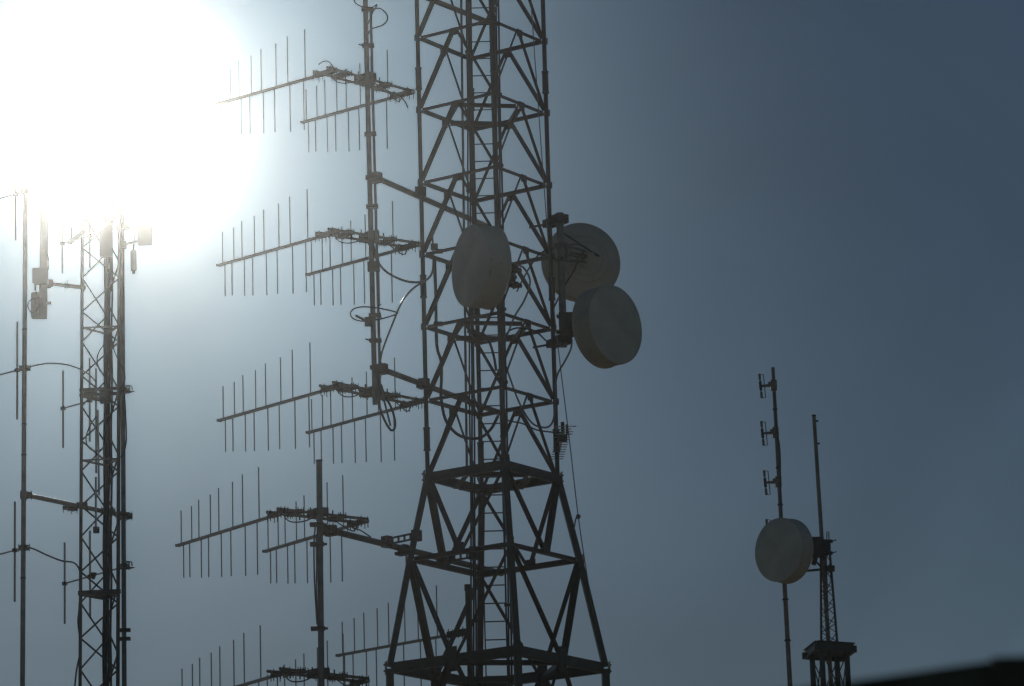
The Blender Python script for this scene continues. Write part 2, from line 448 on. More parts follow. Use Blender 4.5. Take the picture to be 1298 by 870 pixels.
# bracket for the front dish
def bracket(D, o, ax, back, target, name='mount_bracket'):
    h = o - ax * back; m = MB(); t = target
    m.tube([h, t], .04, 8); dd = (t - h).normalized(); ww = Z.cross(dd).normalized()
    for s in (-1, 1):
        m.box(t + Z * (.13 * s), dd, ww, Z, .15, .17, .05); studs(m, t + Z * (.13 * s), dd, ww, .06, .07, .06)
        m.bar(t + Z * (.13 * s), h + Z * (.09 * s), .03, .03, Z)
    m.box(t - dd * .12, dd, ww, Z, .04, .14, .24)
    m.build(name, DARK, D)
bracket(d1, o1, a1, .55, P(653, 352, 61.75))
# pipe carrying the two right dishes
MPY = 62.95
mt, mb_ = P(709.5, 272, MPY), P(714.5, 440, MPY)
mp = empty('mount_pole', mb_, 'stout vertical pipe right of the tower carrying two drum dishes', 'pole')
MB().tube([mb_, mt], .06, 14).build('pole', GALV, mp)
c = MB(); c.tube([mt - Z * .03, mt + Z * .02], .066, 14); c.build('pole_cap', DARK, mp)
for y, lx in ((278, 691), (431, 702.5)):
    zz = P(712, y, MPY).z; p = onmast(mb_, mt, zz); q = legpt('R', zz); dd = (p - q); dd.z = 0; dd.normalize(); ww = Z.cross(dd)
    c = MB(); c.bar(q - dd * .12, p + dd * .1, .085, .085, Z); c.box(p, dd, ww, Z, .2, .22, .14); c.box(q, dd, ww, Z, .17, .18, .12)
    studs(c, p, dd, ww, .07, .09, .11); studs(c, q, dd, ww, .07, .08, .10)
    for s in (-1, 1): c.tube([q + ww * (s * .05) - dd * .16, q + ww * (s * .05) + dd * .1], .014, 6)
    c.bar(q - dd * .02, legpt('R', zz - .02) - EX * .35 + V((0, .1, -.03)), .03, .03, Z)
    c.build('leg_bracket', STEEL, mp)
bracket(d3, o3, a3, .62, onmast(mb_, mt, P(714, 413, MPY).z))
c = MB(); p = onmast(mb_, mt, P(712, 412, MPY).z); c.box(p + R0 * .06, R0, V((0, 1, 0)), Z, .26, .2, .38); c.build('radio_unit', DARK, d3)
bracket(d2, o2, a2, .55, onmast(mb_, mt, P(712, 320, MPY).z))
st = MB(); st.tube([P(714, 296, 63.0), P(759, 325, 63.68)], .018, 8); st.build('strut', STEEL, d2)

# ------------------------------------------------------------------ small ladder-like yagi at the right leg
yz = P(712, 552, 62.85).z
y0, y1 = H(713.5, 552, yz), H(706, 584, yz); yw = flat(y1 - y0); yu = V((-yw.y, yw.x, 0)); yu = yu if yu.x > 0 else -yu
yg = empty('yagi_antenna', y0, 'small fishbone antenna of short horizontal rods beside the tower right leg', 'antenna')
MB().bar(y0 - yw * .12, y1, .028, .028, Z).build('boom', ALU, yg)
Ly = (y1 - y0).length
for k in range(10):
    t = .12 + .86 * k / 9; hw = .125 - .02 * k / 9
    p = y0 + yw * (Ly * t) + Z * .02; MB().tube([p - yu * hw, p + yu * hw], .0085, 6).build('element', ALU, yg)
for dz, hw in ((.13, .22), (.085, .14), (.04, .16), (.0, .15)):
    p = y0 - yw * .08 + Z * dz; MB().tube([p - yu * .12, p + yu * hw], .009, 6).build('reflector_rod', ALU, yg)
c = MB(); c.tube([y0 - Z * .10 , y0 + Z * .22], .030, 10); c.box(y0 - Z * .03 + yw * .05, yw, yu, Z, .16, .14, .10); c.tube([y0 + yu * .07 + Z * .0, y0 + yu * .07 + Z * .18], .02, 8)
c.build('mount_stub', DARK, yg)
lp = legpt('R', yz - .03)
MB().tube([lp, y0 - Z * .03], .018, 8).build('mount_arm', GALV, yg)

# ------------------------------------------------------------------ rope on the right of the tower
rp = [P(x, y, Y) for x, y, Y in ((664, -160, 62.9), (673, 0, 62.85), (682, 130, 62.8), (691, 255, 62.75), (701, 380, 62.72), (710, 462, 62.72), (722, 560, 62.72), (733, 655, 62.75), (745, 735, 62.85), (756, 800, 63.1))]
ro = empty('rope', rp[-1], 'thin rope hanging down the right of the tower with a knotted loose tail', 'rope')
MB().tube(spline(rp), .0085, 6).build('line', ROPE, ro)
k = P(733, 655, 62.74); kn = MB(); kn.lathe(k - Z * .045, Z, [(0, 0), (.012, .03), (.045, .042), (.075, .03), (.09, 0)], 10)
kn.tube(spline([k, P(730, 658, 62.72), P(728.5, 665, 62.72), P(727.5, 672, 62.72)]), .013, 6); kn.build('knot', ROPE, ro)

# ------------------------------------------------------------------ whip inside the tower + loose cables
wb, wt = P(554.5, 436, 62.75), P(548, 295, 62.75)
wh = empty('whip_antenna', wb, 'thin vertical whip just inside the tower left leg beside the pale dish', 'antenna')
MB().tube([wb, wt], .017, 8).build('pole', GALV, wh)
c = MB(); p = P(550.5, 313, 62.75); c.box(p, R0, V((0, 1, 0)), Z, .12, .1, .09); c.box(p + R0 * .08 - Z * .08, R0, V((0, 1, 0)), Z, .12, .08, .06); c.build('clamp', DARK, wh)
c = MB(); p = P(553, 411, 62.75); c.box(p + R0 * .03, R0, V((0, 1, 0)), Z, .15, .1, .06); c.build('clamp', DARK, wh)
cable([(473, 308), (477, 328), (489, 344), (507, 354), (524, 358), (539, 356, 62.3), (548, 345, 62.55), (549.5, 325, 62.7)], 61.75, .019, 'dark cable sagging from the mast to the tower left leg above a pale lead')
cable([(539, 357, 62.4), (526, 364), (514, 376), (506, 390), (497, 412), (487, 438), (483, 452), (481, 470), (483, 492), (490, 520), (495, 540)], 61.75, .017, 'pale lead running down from the tower leg behind the wire coil to the mast foot', COAX)
cable([(479, 470), (480.5, 500), (482, 518), (489, 536), (496, 545.5), (500.5, 542), (500, 530), (495, 515), (487, 500), (483, 488)], 61.5, .020, 'cable loop hanging under the foot of the long mast')
cable([(472, 12, 61.7), (482, 11), (490, 18), (491, 25), (485, 32), (471, 37), (467, 43, 61.6)], 61.9, .013, 'thin cable loop bulging right of the mast top')
cable([(447, -6), (450, 3), (457, 8), (462, 9, 61.5)], 61.4, .013, 'short cable end curling in from the left at the mast top')
cable([(466, 32), (472, 17), (478, 6), (470, 11), (463, 13)], 61.7, .011, 'thin cable crossing up over the feed pipe near the mast top')
q = [P(472.5, 398, M1Y) + V((.38 * math.cos(t) + .02, .5 * math.sin(t) * .85, .03 * math.sin(2 * t))) for t in [i * 2 * math.pi / 22 for i in range(26)]]
tag(MB().tube(spline(q, 4), .013, 8).build('cable_coil', RUBBER), 'flat coil of wire ringing the mast above its lower arm', 'cable')
cable([(483, 386), (479, 390), (483, 402), (480, 406), (476, 404)], 61.4, .012, 'small kinked wire loop hanging on the mast by the coil')
st = empty('stub_bracket', P(462, 405, 61.2), 'short stub rod poking left from the mast under the wire coil', 'bracket')
MB().tube([P(451.5, 400.5, 61.0), P(470, 410, 61.5)], .022, 8).build('rod', DARK, st)
MB().box(P(467, 408, 61.42), R0, V((0, 1, 0)), Z, .12, .1, .14).build('clamp', DARK, st)
cable([(551, 325), (552.5, 380), (553.5, 436), (559, 458), (559.5, 480), (559, 502), (563, 527), (570, 541), (582, 552), (597, 556, 63.2), (611, 554, 63.3), (623, 543, 63.2), (631, 528, 62.9)], 62.85, .026, 'heavy cable sagging across inside the tower above the thick ring', RUBBER)
cable([(656, 336, 61.8), (664, 340), (671, 352), (671, 364), (664, 382), (652, 402), (643, 425)], 61.9, .017, 'looping cable from the pale dish hub down to the near leg', COAX)
cable([(640, 428), (645, 420), (655, 416), (668, 417), (680, 421), (692, 432)], 62.2, .014, 'thin cable arching right from the near leg under the dishes')
cable([(600, 426), (606, 423), (613, 424), (620, 433), (626, 452), (629, 470)], 62.9, .022, 'thick cable arching over in the ladder gap below the pale dish')
cable([(725, 432, 62.9), (723, 444), (715, 460), (707, 474), (704, 490), (703.5, 512), (702, 530), (697, 540), (688, 542), (675, 537), (664, 522), (655, 503), (646, 478), (638, 455)], 62.75, .0165, 'pale cable dropping from the lower right dish and back into the tower', COAX)
cable([(638, 530, 62.3), (647, 534), (662, 537), (680, 545), (700, 548), (711, 549)], 62.6, .013, 'thin cable crossing to the small fishbone antenna')
cable([(740, 318, 63.5), (733, 328, 63.3), (728, 342), (718, 358), (711, 372), (705, 384), (702, 392), (703, 408), (706, 424)], 63.1, .014, 'black lead hanging from the hub of the rear-facing dish')
cable([(744, 314, 63.5), (734, 310, 63.3), (718, 311), (700, 315), (684, 322), (672, 338), (662, 356), (655, 370)], 62.8, .013, 'long lead arcing from the rear-facing dish into the tower')
cable([(400, 662), (398, 690), (398.5, 730), (400, 760), (402, 792)], 60.55, .013, 'thin cable tied down the left of the short pole mast')
cable([(402, 668), (402, 700), (401, 740), (403, 796)], 60.5, .010, 'second thinner cable tied close along the short pole mast')
cable([(446, 669), (456, 672), (464, 677), (470, 681)], 60.9, .011, 'loose cable tail right of the short mast antenna')
cable([(500, 118), (508, 123), (514, 130), (517, 137)], 61.9, .014, 'short cable tail drooping at the right end of the top antenna')
cable([(404, 82, 61.2), (410, 78), (417, 78.5), (423, 86)], 61.3, .012, 'small cable arch over the corner clamp of the top antenna')

# ------------------------------------------------------------------ slim triangular tower on the left
LY = 66.0
cL0, cL1 = P(104.5, 300, LY), P(101.5, 868, LY)
lz0 = GZ; lzt = P(104, 232, LY).z
ux = V((.643, -.05, 0)); um = V((.375, .50, 0))
def lleg(k, z):
    b = cL1 + (cL0 - cL1) * ((z - cL1.z) / (cL0.z - cL1.z))
    return b + (V(), ux, um)[k]
LT = empty('lattice_tower', lleg(0, GZ), 'slim triangular lattice tower at the left, its head lost in the sun glare', 'tower')
for k in range(3):
    MB().tube([lleg(k, GZ), lleg(k, lzt)], .033 if k else .03, 12).build('leg', STEEL, LT)
zr = [P(104, y, LY).z for y in (415.5, 583.5)]; per = zr[0] - zr[1]
rings = []; z = zr[1] - 2 * per
while z < lzt: rings.append(z); z += per
for z in rings:
    if z < GZ: continue
    for a, b in ((0, 1), (1, 2), (2, 0)):
        MB().angle(lleg(a, z), lleg(b, z), .034, Z).build('horizontal_beam', GALV, LT)
hp = per / 4.1
for a, b, ph in ((0, 1, 1.0), (0, 2, .06), (1, 2, .5)):
    z = rings[0] - 2 * per + ph * hp; s = 0
    while z + hp < lzt:
        if z > GZ:
            p, q = (a, b) if s % 2 == 0 else (b, a)
            MB().tube([lleg(p, z), lleg(q, z + hp)], .0165, 6).build('diagonal_brace', STEEL, LT)
        z += hp; s += 1
zp = P(104, 752, LY).z
pl = MB(); cc = (lleg(0, zp) + lleg(1, zp) + lleg(2, zp)) / 3
for a, b in ((0, 1), (1, 2), (2, 0)): pl.bar(lleg(a, zp) + (lleg(a, zp) - cc) * .08, lleg(b, zp) + (lleg(b, zp) - cc) * .08, .075, .05, Z)
i = len(pl.v); pl.v += [lleg(k, zp) + Z * .02 for k in range(3)] + [lleg(k, zp) - Z * .02 for k in range(3)]; pl.f += [(i, i + 1, i + 2), (i + 5, i + 4, i + 3)]
pl.build('rest_plate', STEEL, LT)
# cables up the back leg
mb = MB()
for k, (ox, oy) in enumerate(((.05, -.02), (.085, .03), (-.03, -.05), (.02, -.07))):
    mb.tube([lleg(2, GZ + (lzt - GZ) * t / 30) + V((ox + .008 * math.sin(t * 1.7 + k), oy, 0)) for t in range(31)], .02, 8)
o = tag(mb.build('cable_run', RUBBER), 'dark cable bundle climbing the slim left tower along its middle leg', 'cables')
for k, pts in enumerate(([(135, 424), (132, 436), (126, 445), (123, 455), (125, 466), (128, 472)], [(142, 432), (145, 445), (150, 457), (156, 468), (158.5, 480), (155, 490)])):
    cable(pts, 66.2, .012, ('thin wiggling cable inside the slim tower above its bracket', 'thin cable bowing right past the round pole above its bracket')[k])
cable([(122, 528), (113, 542), (109, 556), (112, 567), (120, 572), (128, 570), (134, 562)], 66.0, .012, 'cable loop inside the slim left tower above the long arm')
cable([(158, 500), (160, 540), (160, 560), (157, 574), (153, 580)], 66.4, .012, 'cable bowing right of the slim tower below its bracket')

# far-left pole with three yagis, arm to the slim tower
LPY = 64.95
lpt, lpb_ = P(32.5, 205, LPY), P(28.5, 868, LPY); lpb = lpt + (lpb_ - lpt) * ((lpt.z - GZ) / (lpt.z - lpb_.z))
lm = empty('antenna_mast', lpb, 'plain thin round mast at the far left, tied by an arm to the slim tower', 'mast')
MB().tube([lpb, lpt], .042, 12).build('pole', GALV, lm)
for y in (418, 538, 577, 733):
    p = onmast(lpb, lpt, P(30, y, LPY).z); MB().tube([p - Z * .012, p + Z * .012], .047, 12).build('pole_joint', DARK, lm)
za = P(104, 640, LY).z
A_, B_ = H(32, 627.5, za), H(163, 655, za); dA = flat(B_ - A_); wA = Z.cross(dA)
ar = MB().tube([A_, B_], .042, 10).build('standoff_arm', GALV, lm)
for pos, sx in ((A_ + dA * .02, .17), (H(89, 641, za) - Z * .05, .26), (H(104, 641, za), .15), (H(137, 649, za), .25), (H(160, 654, za), .2)):
    c = MB(); c.box(pos, dA, wA, Z, sx, .12, .10 if sx < .26 else .06); studs(c, pos, dA, wA, sx * .4, .06, .11); c.build('clamp', DARK, ar)
def yagi2(px_m, Y, px_b, els, label, group, tipext=True):
    """boom from the mast to px_b at constant height; els: (x px, top y, bottom y)"""
    z = P(px_m[0], px_m[1], Y).z; a, b = H(px_m[0], px_m[1], z), H(px_b[0], px_b[1], z); d = flat(b - a); w = Z.cross(d)
    y_ = empty('yagi_antenna', a, label, 'antenna', group)
    MB().tube([a - d * .12, b], .0155, 8).build('boom', ALU, y_)
    for x, t, bt in els:
        s = (x - px_m[0]) / (px_b[0] - px_m[0]); p = a + (b - a) * s; dd = p.y
        q = P(x, (t + bt) / 2, dd); q = V((p.x, p.y, 0))
        lo, hi = P(x, bt, p.y).z, P(x, t, p.y).z
        MB().tube([q + Z * lo, q + Z * hi], .019, 8).build('element', ALU, y_)
        MB().box(p, d, w, Z, .07, .07, .06).build('element_clamp', DARK, y_)
    c = MB(); c.box(a, d, w, Z, .12, .12, .09); studs(c, a, d, w, .07, .06, .09); c.build('mast_clamp', DARK, y_)
    return y_, a, d, w
G1 = 'vertical-rod antennas on the far left mast'
for k, (pm, pb2, el, lab) in enumerate((((33, 243), (-70, 270), [(20, 183, 305), (-45, 195, 330)], 'rod antenna at the left edge near the glare, topmost on the thin mast'),
        ((31.5, 467), (-70, 494), [(22, 408, 532), (-45, 420, 550)], 'rod antenna at the left edge whose cable arches up to the slim tower'),
        ((30.5, 694.5), (-70, 722), [(19, 636, 763), (-45, 650, 780)], 'rod antenna at the left edge low on the thin mast, below the long arm'))):
    yagi2(pm, LPY, pb2, el, lab, G1)
cable([(36, 466), (45, 463.5), (60, 461), (78, 461.5), (92, 464.5), (105, 470, 65.8), (115, 477, 66), (122, 485, 66)], 65.2, .015, 'pale cable arching from the far left mast into the slim tower', COAX)
cable([(36, 694), (45, 697), (60, 704), (78, 711), (92, 713, 65.6), (99, 719, 65.8), (102, 730, 65.9), (101.5, 752, 65.9), (100, 775, 65.9), (99, 790, 65.9), (102, 822, 65.9), (97, 850, 65.9), (94, 880, 65.9)], 65.2, .015, 'dark cable drooping from the far left mast and down the slim tower leg')

# round pole right of the slim tower, three yagis whose booms pass the tower
RPY = 66.6
rpt, rpb_ = P(154.5, 232, RPY), P(157.5, 868, RPY); rpb = rpt + (rpb_ - rpt) * ((rpt.z - GZ) / (rpt.z - rpb_.z))
rm = empty('antenna_mast', rpb, 'smooth round mast standing close against the right of the slim tower', 'mast')
MB().tube([rpb, rpt], .042, 12).build('pole', GALV, rm)
for y in (652, 799, 810):
    p = onmast(rpb, rpt, P(157, y, RPY).z); c = MB(); c.box(p + R0 * .0, R0, V((0, 1, 0)), Z, .22, .13, .05); c.build('pipe_clamp', DARK, rm)
G2 = 'vertical-rod antennas on the round mast'
for k, (pm, pb2, el, lab) in enumerate((((155, 288), (78, 309), [(79, 282, 347), (91, 288, 310), (114, 275, 340)], 'rod antenna behind the head of the slim tower, washed out by glare'),
        ((157, 495.5), (80, 518), [(80, 470, 568), (114, 454, 560), (122, 467, 600)], 'rod antenna crossing the slim tower at its bracket plate'),
        ((157.5, 718.5), (80, 740.5), [(82, 688, 791), (114.5, 673, 784)], 'rod antenna crossing the slim tower just above its solid rest plate'))):
    y_, a, d, w = yagi2(pm, RPY, pb2, el, lab, G2)
    c = MB(); q = a - d * .1
    for s in (-1, 1):
        c.tube(spline([a + w * (s * .03) + d * .1 + Z * .04, a - d * .04 + w * (s * .03) + Z * .065, a - d * .17 + w * (s * .03) + Z * .06, a - d * .2 + w * (s * .03) - Z * .02]), .011, 6)
        c.sweep([a - d * .05 + w * (s * .05) - Z * .03, a - d * .26 + w * (s * .05) - Z * .05], [(-.025, -.01), (.025, -.01), (.025, .01), (-.025, .01)], Z, scales=[1, .15])
    c.build('saddle_bracket', GALV, y_)
    if k:
        c = MB(); p = P(118.5, 498 if k == 1 else 730, 66.2); c.tube([p + Z * .05, p - Z * .06], .06, 10, scales=[1, .4]); c.build('balun_box', DARK, y_)
# wide bracket plate at the upper crossing
zb = P(120, 497, LY).z
br = empty('mount_bracket', lleg(0, zb), 'wide dark bracket plate clamped across the slim tower near its upper antenna', 'bracket')
c = MB()
for dz in (.04, -.05):
    c.bar(lleg(0, zb + dz) - ux * .06, lleg(1, zb + dz) + ux * .12, .06, .03, Z); c.bar(lleg(0, zb + dz) + V((-.02, .02, 0)), lleg(2, zb + dz) + V((0, .04, 0)), .06, .03, Z)
c.box(lleg(2, zb) + V((0, -.1, 0)), R0, V((0, 1, 0)), Z, .2, .12, .22)
c.build('plate', STEEL, br)
whip = empty('whip_antenna', P(122, 600, 65.7), 'pale thin whip standing inside the slim tower above the long arm', 'antenna')
MB().tube([P(124, 520, 65.7), P(125.5, 628, 65.7)], .017, 8).build('pole', ALU, whip); MB().tube([P(121.5, 605, 65.68), P(121.5, 672, 65.68)], .018, 8).build('sleeve', ALU, whip)
MB().box(P(122, 672, 65.68), R0, V((0, 1, 0)), Z, .1, .1, .1).build('clamp', DARK, whip)

# stub pole with junction box and panel on the left
SY = 65.3
sb, s_t = P(54.5, 404, SY), P(56.5, 215, SY)
spole = empty('mount_pole', sb, 'vertical pole between the far left mast and slim tower, on a short arm', 'pole')
MB().tube([sb, s_t], .075, 14).build('pole', GALV, spole)
zc = P(104, 364, LY).z; A2, B2 = H(60, 359.5, zc), H(108, 365, zc); d2_ = flat(B2 - A2); w2 = Z.cross(d2_)
ar = MB().tube([A2, B2], .035, 10).build('standoff_arm', GALV, spole)
c = MB(); c.box(A2 + d2_ * .03, d2_, w2, Z, .10, .15, .13); c.build('clamp', DARK, ar)
c = MB(); c.box(B2 - d2_ * .2, d2_, w2, Z, .36, .07, .065); studs(c, B2 - d2_ * .2, d2_, w2, .16, .05, .12); c.build('clamp', DARK, ar)
def rbox(mb, c, sx, sy, sz, r=.03):
    prof = []
    for cx, cz, a0 in ((sx / 2 - r, sz / 2 - r, 0), (-sx / 2 + r, sz / 2 - r, 90), (-sx / 2 + r, -sz / 2 + r, 180), (sx / 2 - r, -sz / 2 + r, 270)):
        for k in range(5): t = rad(a0 + k * 22.5); prof.append((cz + r * math.sin(t), cx + r * math.cos(t)))
    mb.sweep([c - V((0, sy / 2, 0)), c + V((0, sy / 2, 0))], prof, Z)
b_ = P(51.5, 351, 65.12)
jb = empty('junction_box', b_, 'pale square junction box on the stub pole above the round-cornered panel', 'box')
m = MB(); rbox(m, b_, .25, .16, .26, .02); m.build('housing', PLAST, jb)
m = MB(); rbox(m, b_ - V((0, .088, -.0)), .27, .02, .28, .02); m.build('lid', PLAST, jb)
m = MB()
for s in (-1, 1): m.tube([b_ + V((s * .04 - .05, 0, -.125)), b_ + V((s * .04 - .05, 0, -.24))], .02, 8)
m.build('cable_gland', DARK, jb)
p_ = P(49.5, 387.5, 65.45)
pa = empty('panel_antenna', p_, 'round-cornered grey panel at the foot of the stub pole, cable loop across it', 'antenna')
m = MB(); rbox(m, p_, .275, .09, .46, .035); m.build('housing', PLAST, pa)
m = MB(); m.box(p_ + V((.05, -.12, .02)), R0, V((0, 1, 0)), Z, .2, .16, .14); m.tube([p_ + V((.1, -.15, 0)), p_ + V((.23, -.15, 0))], .03, 8); m.build('clamp', DARK, pa)
cable([(45.5, 361), (46, 372), (48.5, 382), (47, 392), (42, 397), (37, 393), (35.5, 387), (38, 381), (46, 378), (53, 379)], 65.05, .011, 'thin cable loop in front of the round-cornered panel on the stub pole')
cable([(59, 318), (61.5, 328), (61.5, 340), (58, 352)], 65.15, .010, 'thin short cable beside the top of the pale junction box')

# gear at the glaring head of the slim tower
def panel(px0, px1, Y, label, m_, name='panel_antenna'):
    a, b = P(px0[0], px0[1], Y), P(px1[0], px1[1], Y); c = (a + b) / 2
    o = empty(name, V((c.x, Y, min(a.z, b.z))), label, 'antenna'); mm = MB(); rbox(mm, c, abs(b.x - a.x), .12, abs(a.z - b.z), .03); mm.build('housing', m_, o)
    q = MB(); q.box(c + V((0, .1, 0)), R0, V((0, 1, 0)), Z, .06, .14, .12); q.build('clamp', DARK, o); return o, c
panel((174, 279), (193, 310.5), 66.8, 'pale flat panel right of the slim tower head, almost lost in glare', PLAST)
o, c = panel((126, 283), (143, 326), 66.3, 'tall dark panel strapped to the slim tower head, faint in the glare', PLAST)
c0, c1 = P(169, 318, 66.8), P(169.5, 343, 66.8)
wc = empty('radio_unit', c1, 'small upright canister hanging beside the slim tower head', 'radio')
MB().tube([c0, c1], .058, 14).build('housing', PLAST, wc); MB().tube([c1, c1 - Z * .06], .03, 10).build('connector', DARK, wc)
MB().tube([P(171, 296, 66.8), c0 + Z * .01], .02, 8).build('hanger', GALV, wc)
zt = P(150, 312, 66.6).z
sa = empty('mount_bracket', P(157, 312, 66.6), 'thin horizontal bracket holding the panel right of the slim tower head', 'bracket')
MB().tube([P(150, 312, 66.55), P(182, 304, 66.9)], .025, 8).build('arm', GALV, sa)
MB().box(P(156, 311, 66.6), R0, V((0, 1, 0)), Z, .12, .15, .12).build('clamp', DARK, sa)
st = empty('standoff_spar', P(104, 298, 65.9), 'short round spar sticking out left of the slim tower head', 'spar')
MB().tube([P(88.5, 307, 65.3), P(106, 294, 66)], .037, 10).build('spar', GALV, st); MB().lathe(P(88.5, 307, 65.3), (P(106, 294, 66) - P(88.5, 307, 65.3)).normalized(), [(-.02, 0), (-.015, .042), (.02, .042), (.02, .037)], 10).build('end_cap', DARK, st)

# ------------------------------------------------------------------ far right cluster
FYP = 85.5
f_t, f_b = P(979.7, 466, FYP), P(1001.5, 870, FYP)
fb = f_t + (f_b - f_t) * ((f_t.z - GZ) / (f_t.z - f_b.z))
fm = empty('antenna_mast', fb, 'brownish leaning pole at the right carrying a row of small folded dipoles', 'mast')
L_ = (fb - f_t).length
MB().tube([f_t + (fb - f_t) * (k / 12) for k in range(13)], .046, 12, scales=[.85 + .055 * k for k in range(13)]).build('pole', BROWN, fm)
for y in (519, 545, 593, 640, 760, 812):
    p = P(979.7 + (y - 466) * 21.8 / 404, y, FYP); MB().tube([p - Z * .015, p + Z * .015], .052 + (y - 466) * .00006, 10).build('pole_joint', DARK, fm)
dip = None
def dipole(px, py, label):
    p = P(px, py, FYP); o = empty('dipole_antenna', p, label, 'antenna', 'folded dipoles on the leaning pole'); t = R0 * -.28 + V((0, -.25, 0))
    bo = P(px - 16.5, py + 1, FYP - .2)
    ar = MB(); ar.tube([p, bo], .03, 8, scales=[1.35, .8]); ar.box(p, R0, V((0, 1, 0)), Z, .14, .14, .22); ar.bar(p + Z * .07 - R0 * .02, p - R0 * .12 + Z * .05, .04, .05, Z); ar.build('support_arm', BROWN, o)
    lean = V((.06, 0, -1)).normalized() * -1
    up = (Z - R0 * .055).normalized()
    m = MB(); m.tube([bo - up * .10, bo + up * .10], .032, 10); m.build('feed_hub', DARK, o)
    for s in (-1, 1):
        MB().tube([bo + up * (s * .10), bo + up * (s * .13), bo + up * (s * .14), bo + up * (s * .27), bo + up * (s * .28)], .03, 10, scales=[.5, .5, .9, 1, .6]).build('radiator', GALV, o)
    x = R0 * .085
    m = MB(); m.tube([bo + up * .26, bo + up * .26 + x, bo + x, bo - up * .27 + x, bo - up * .27], .011, 6); m.build('folded_rod', BROWN, o)
    return o
for px, py, lab in ((980.6, 488.5, 'folded dipole at the very top of the leaning pole'), (983, 548.5, 'folded dipole midway up the leaning pole, second from its top'),
                    (986.5, 611, 'folded dipole above the far dish, lowest one wholly in view'), (989.5, 673, 'folded dipole mostly hidden behind the far drum dish')):
    dipole(px, py, lab)
cable([(981.8, 497, 85.42), (983.5, 520), (985, 548), (987.5, 564), (988.6, 580), (988.9, 600), (989.4, 625), (990.6, 655)], 85.4, .022, 'dark feed cable bulging along the right of the leaning pole')
# small tower with platform
PY = 84.0
pl_z = P(1052, 826, PY).z
nl, nr = H(1036.5, 818, pl_z), H(1081, 821, pl_z); fl = H(1021.5, 830, pl_z); fr = nr + (fl - nl)
RTc = (nl + nr + fl + fr) / 4
RT = empty('lattice_tower', V((RTc.x, RTc.y, GZ)), 'small tapering lattice tower on a dark square platform behind the roof, lower right', 'tower')
ex, ey = flat(nr - nl), flat(fl - nl); sx, sy = (nr - nl).length, (fl - nl).length
m = MB(); m.box(RTc, ex, ey, Z, sx - .05, sy - .05, .04); m.build('platform_deck', STEEL, RT)
m = MB()
for a, b in ((nl, nr), (nr, fr), (fr, fl), (fl, nl)): m.channel(a - Z * .0, b, .2, .06, Z)
m.build('platform_frame', STEEL, RT)
for c0, ox, oy in ((nl, .13, .12), (nr, -.13, .12), (fl, .13, -.12), (fr, -.13, -.12)):
    p = c0 + ex * ox + ey * oy; MB().bar(V((p.x, p.y, GZ)), V((p.x, p.y, pl_z - .03)), .085, .085, ex).build('support_post', STEEL, RT)
    m = MB(); m.box(c0 - Z * .03 - ex * (.04 if ox > 0 else -.04), ex, ey, Z, .1, .1, .14); m.build('frame_lug', STEEL, RT)
cs = [nl + ex * .13 + ey * .12, nr - ex * .13 + ey * .12, fr - ex * .13 - ey * .12, fl + ex * .13 - ey * .12]
for i in range(4):
    a, b = cs[i], cs[(i + 1) % 4]
    for s in range(4):
        z1 = pl_z - .12 - s * 1.25; z2 = z1 - 1.2
        for p, q in ((a, b), (b, a)): MB().tube([V((p.x, p.y, z1)), V((q.x, q.y, z2))], .014, 6).build('cross_brace', STEEL, RT)
zt1 = P(1046, 688, PY).z
feet = [P(1040.8, 818, PY - .1), P(1061.8, 818, PY), P(1050, 818, PY + .5)]; tops = [P(1040.3, 690, PY - .1), P(1051, 690, PY), P(1046, 690, PY + .15)]
for a in range(3):
    feet[a].z = pl_z + .02; MB().tube([feet[a], tops[a]], .026, 8).build('leg', STEEL, RT)
for a, b in ((0, 1), (1, 2), (2, 0)):
    n = 12
    for k in range(n):
        p, q = (a, b) if k % 2 == 0 else (b, a)
        MB().tube([feet[p].lerp(tops[p], k / n), feet[q].lerp(tops[q], (k + 1) / n)], .010, 6).build('diagonal_brace', STEEL, RT)
a, b = P(1031.7, 527, PY + .1), P(1053.5, 868, PY + .1); b = a + (b - a) * ((a.z - GZ) / (a.z - b.z))
fp_ = empty('antenna_mast', b, 'bare dark pole rising through the small platform tower beside the far dish', 'mast')
MB().tube([a + (b - a) * (k / 6) for k in range(7)], .044, 12, scales=[.92, 1, 1.05, 1.12, 1.2, 1.25, 1.3]).build('pole', BROWN, fp_)
m = MB(); m.tube([a - Z * .02, a + Z * .015], .046, 12); m.build('pole_cap', DARK, fp_)
m = MB()
for y in (534, 562.5): p = P(1032 + (y - 527) * .064, y, PY + .1); m.tube([p, p + R0 * .085], .02, 8)
m.build('step_bolt', DARK, fp_)
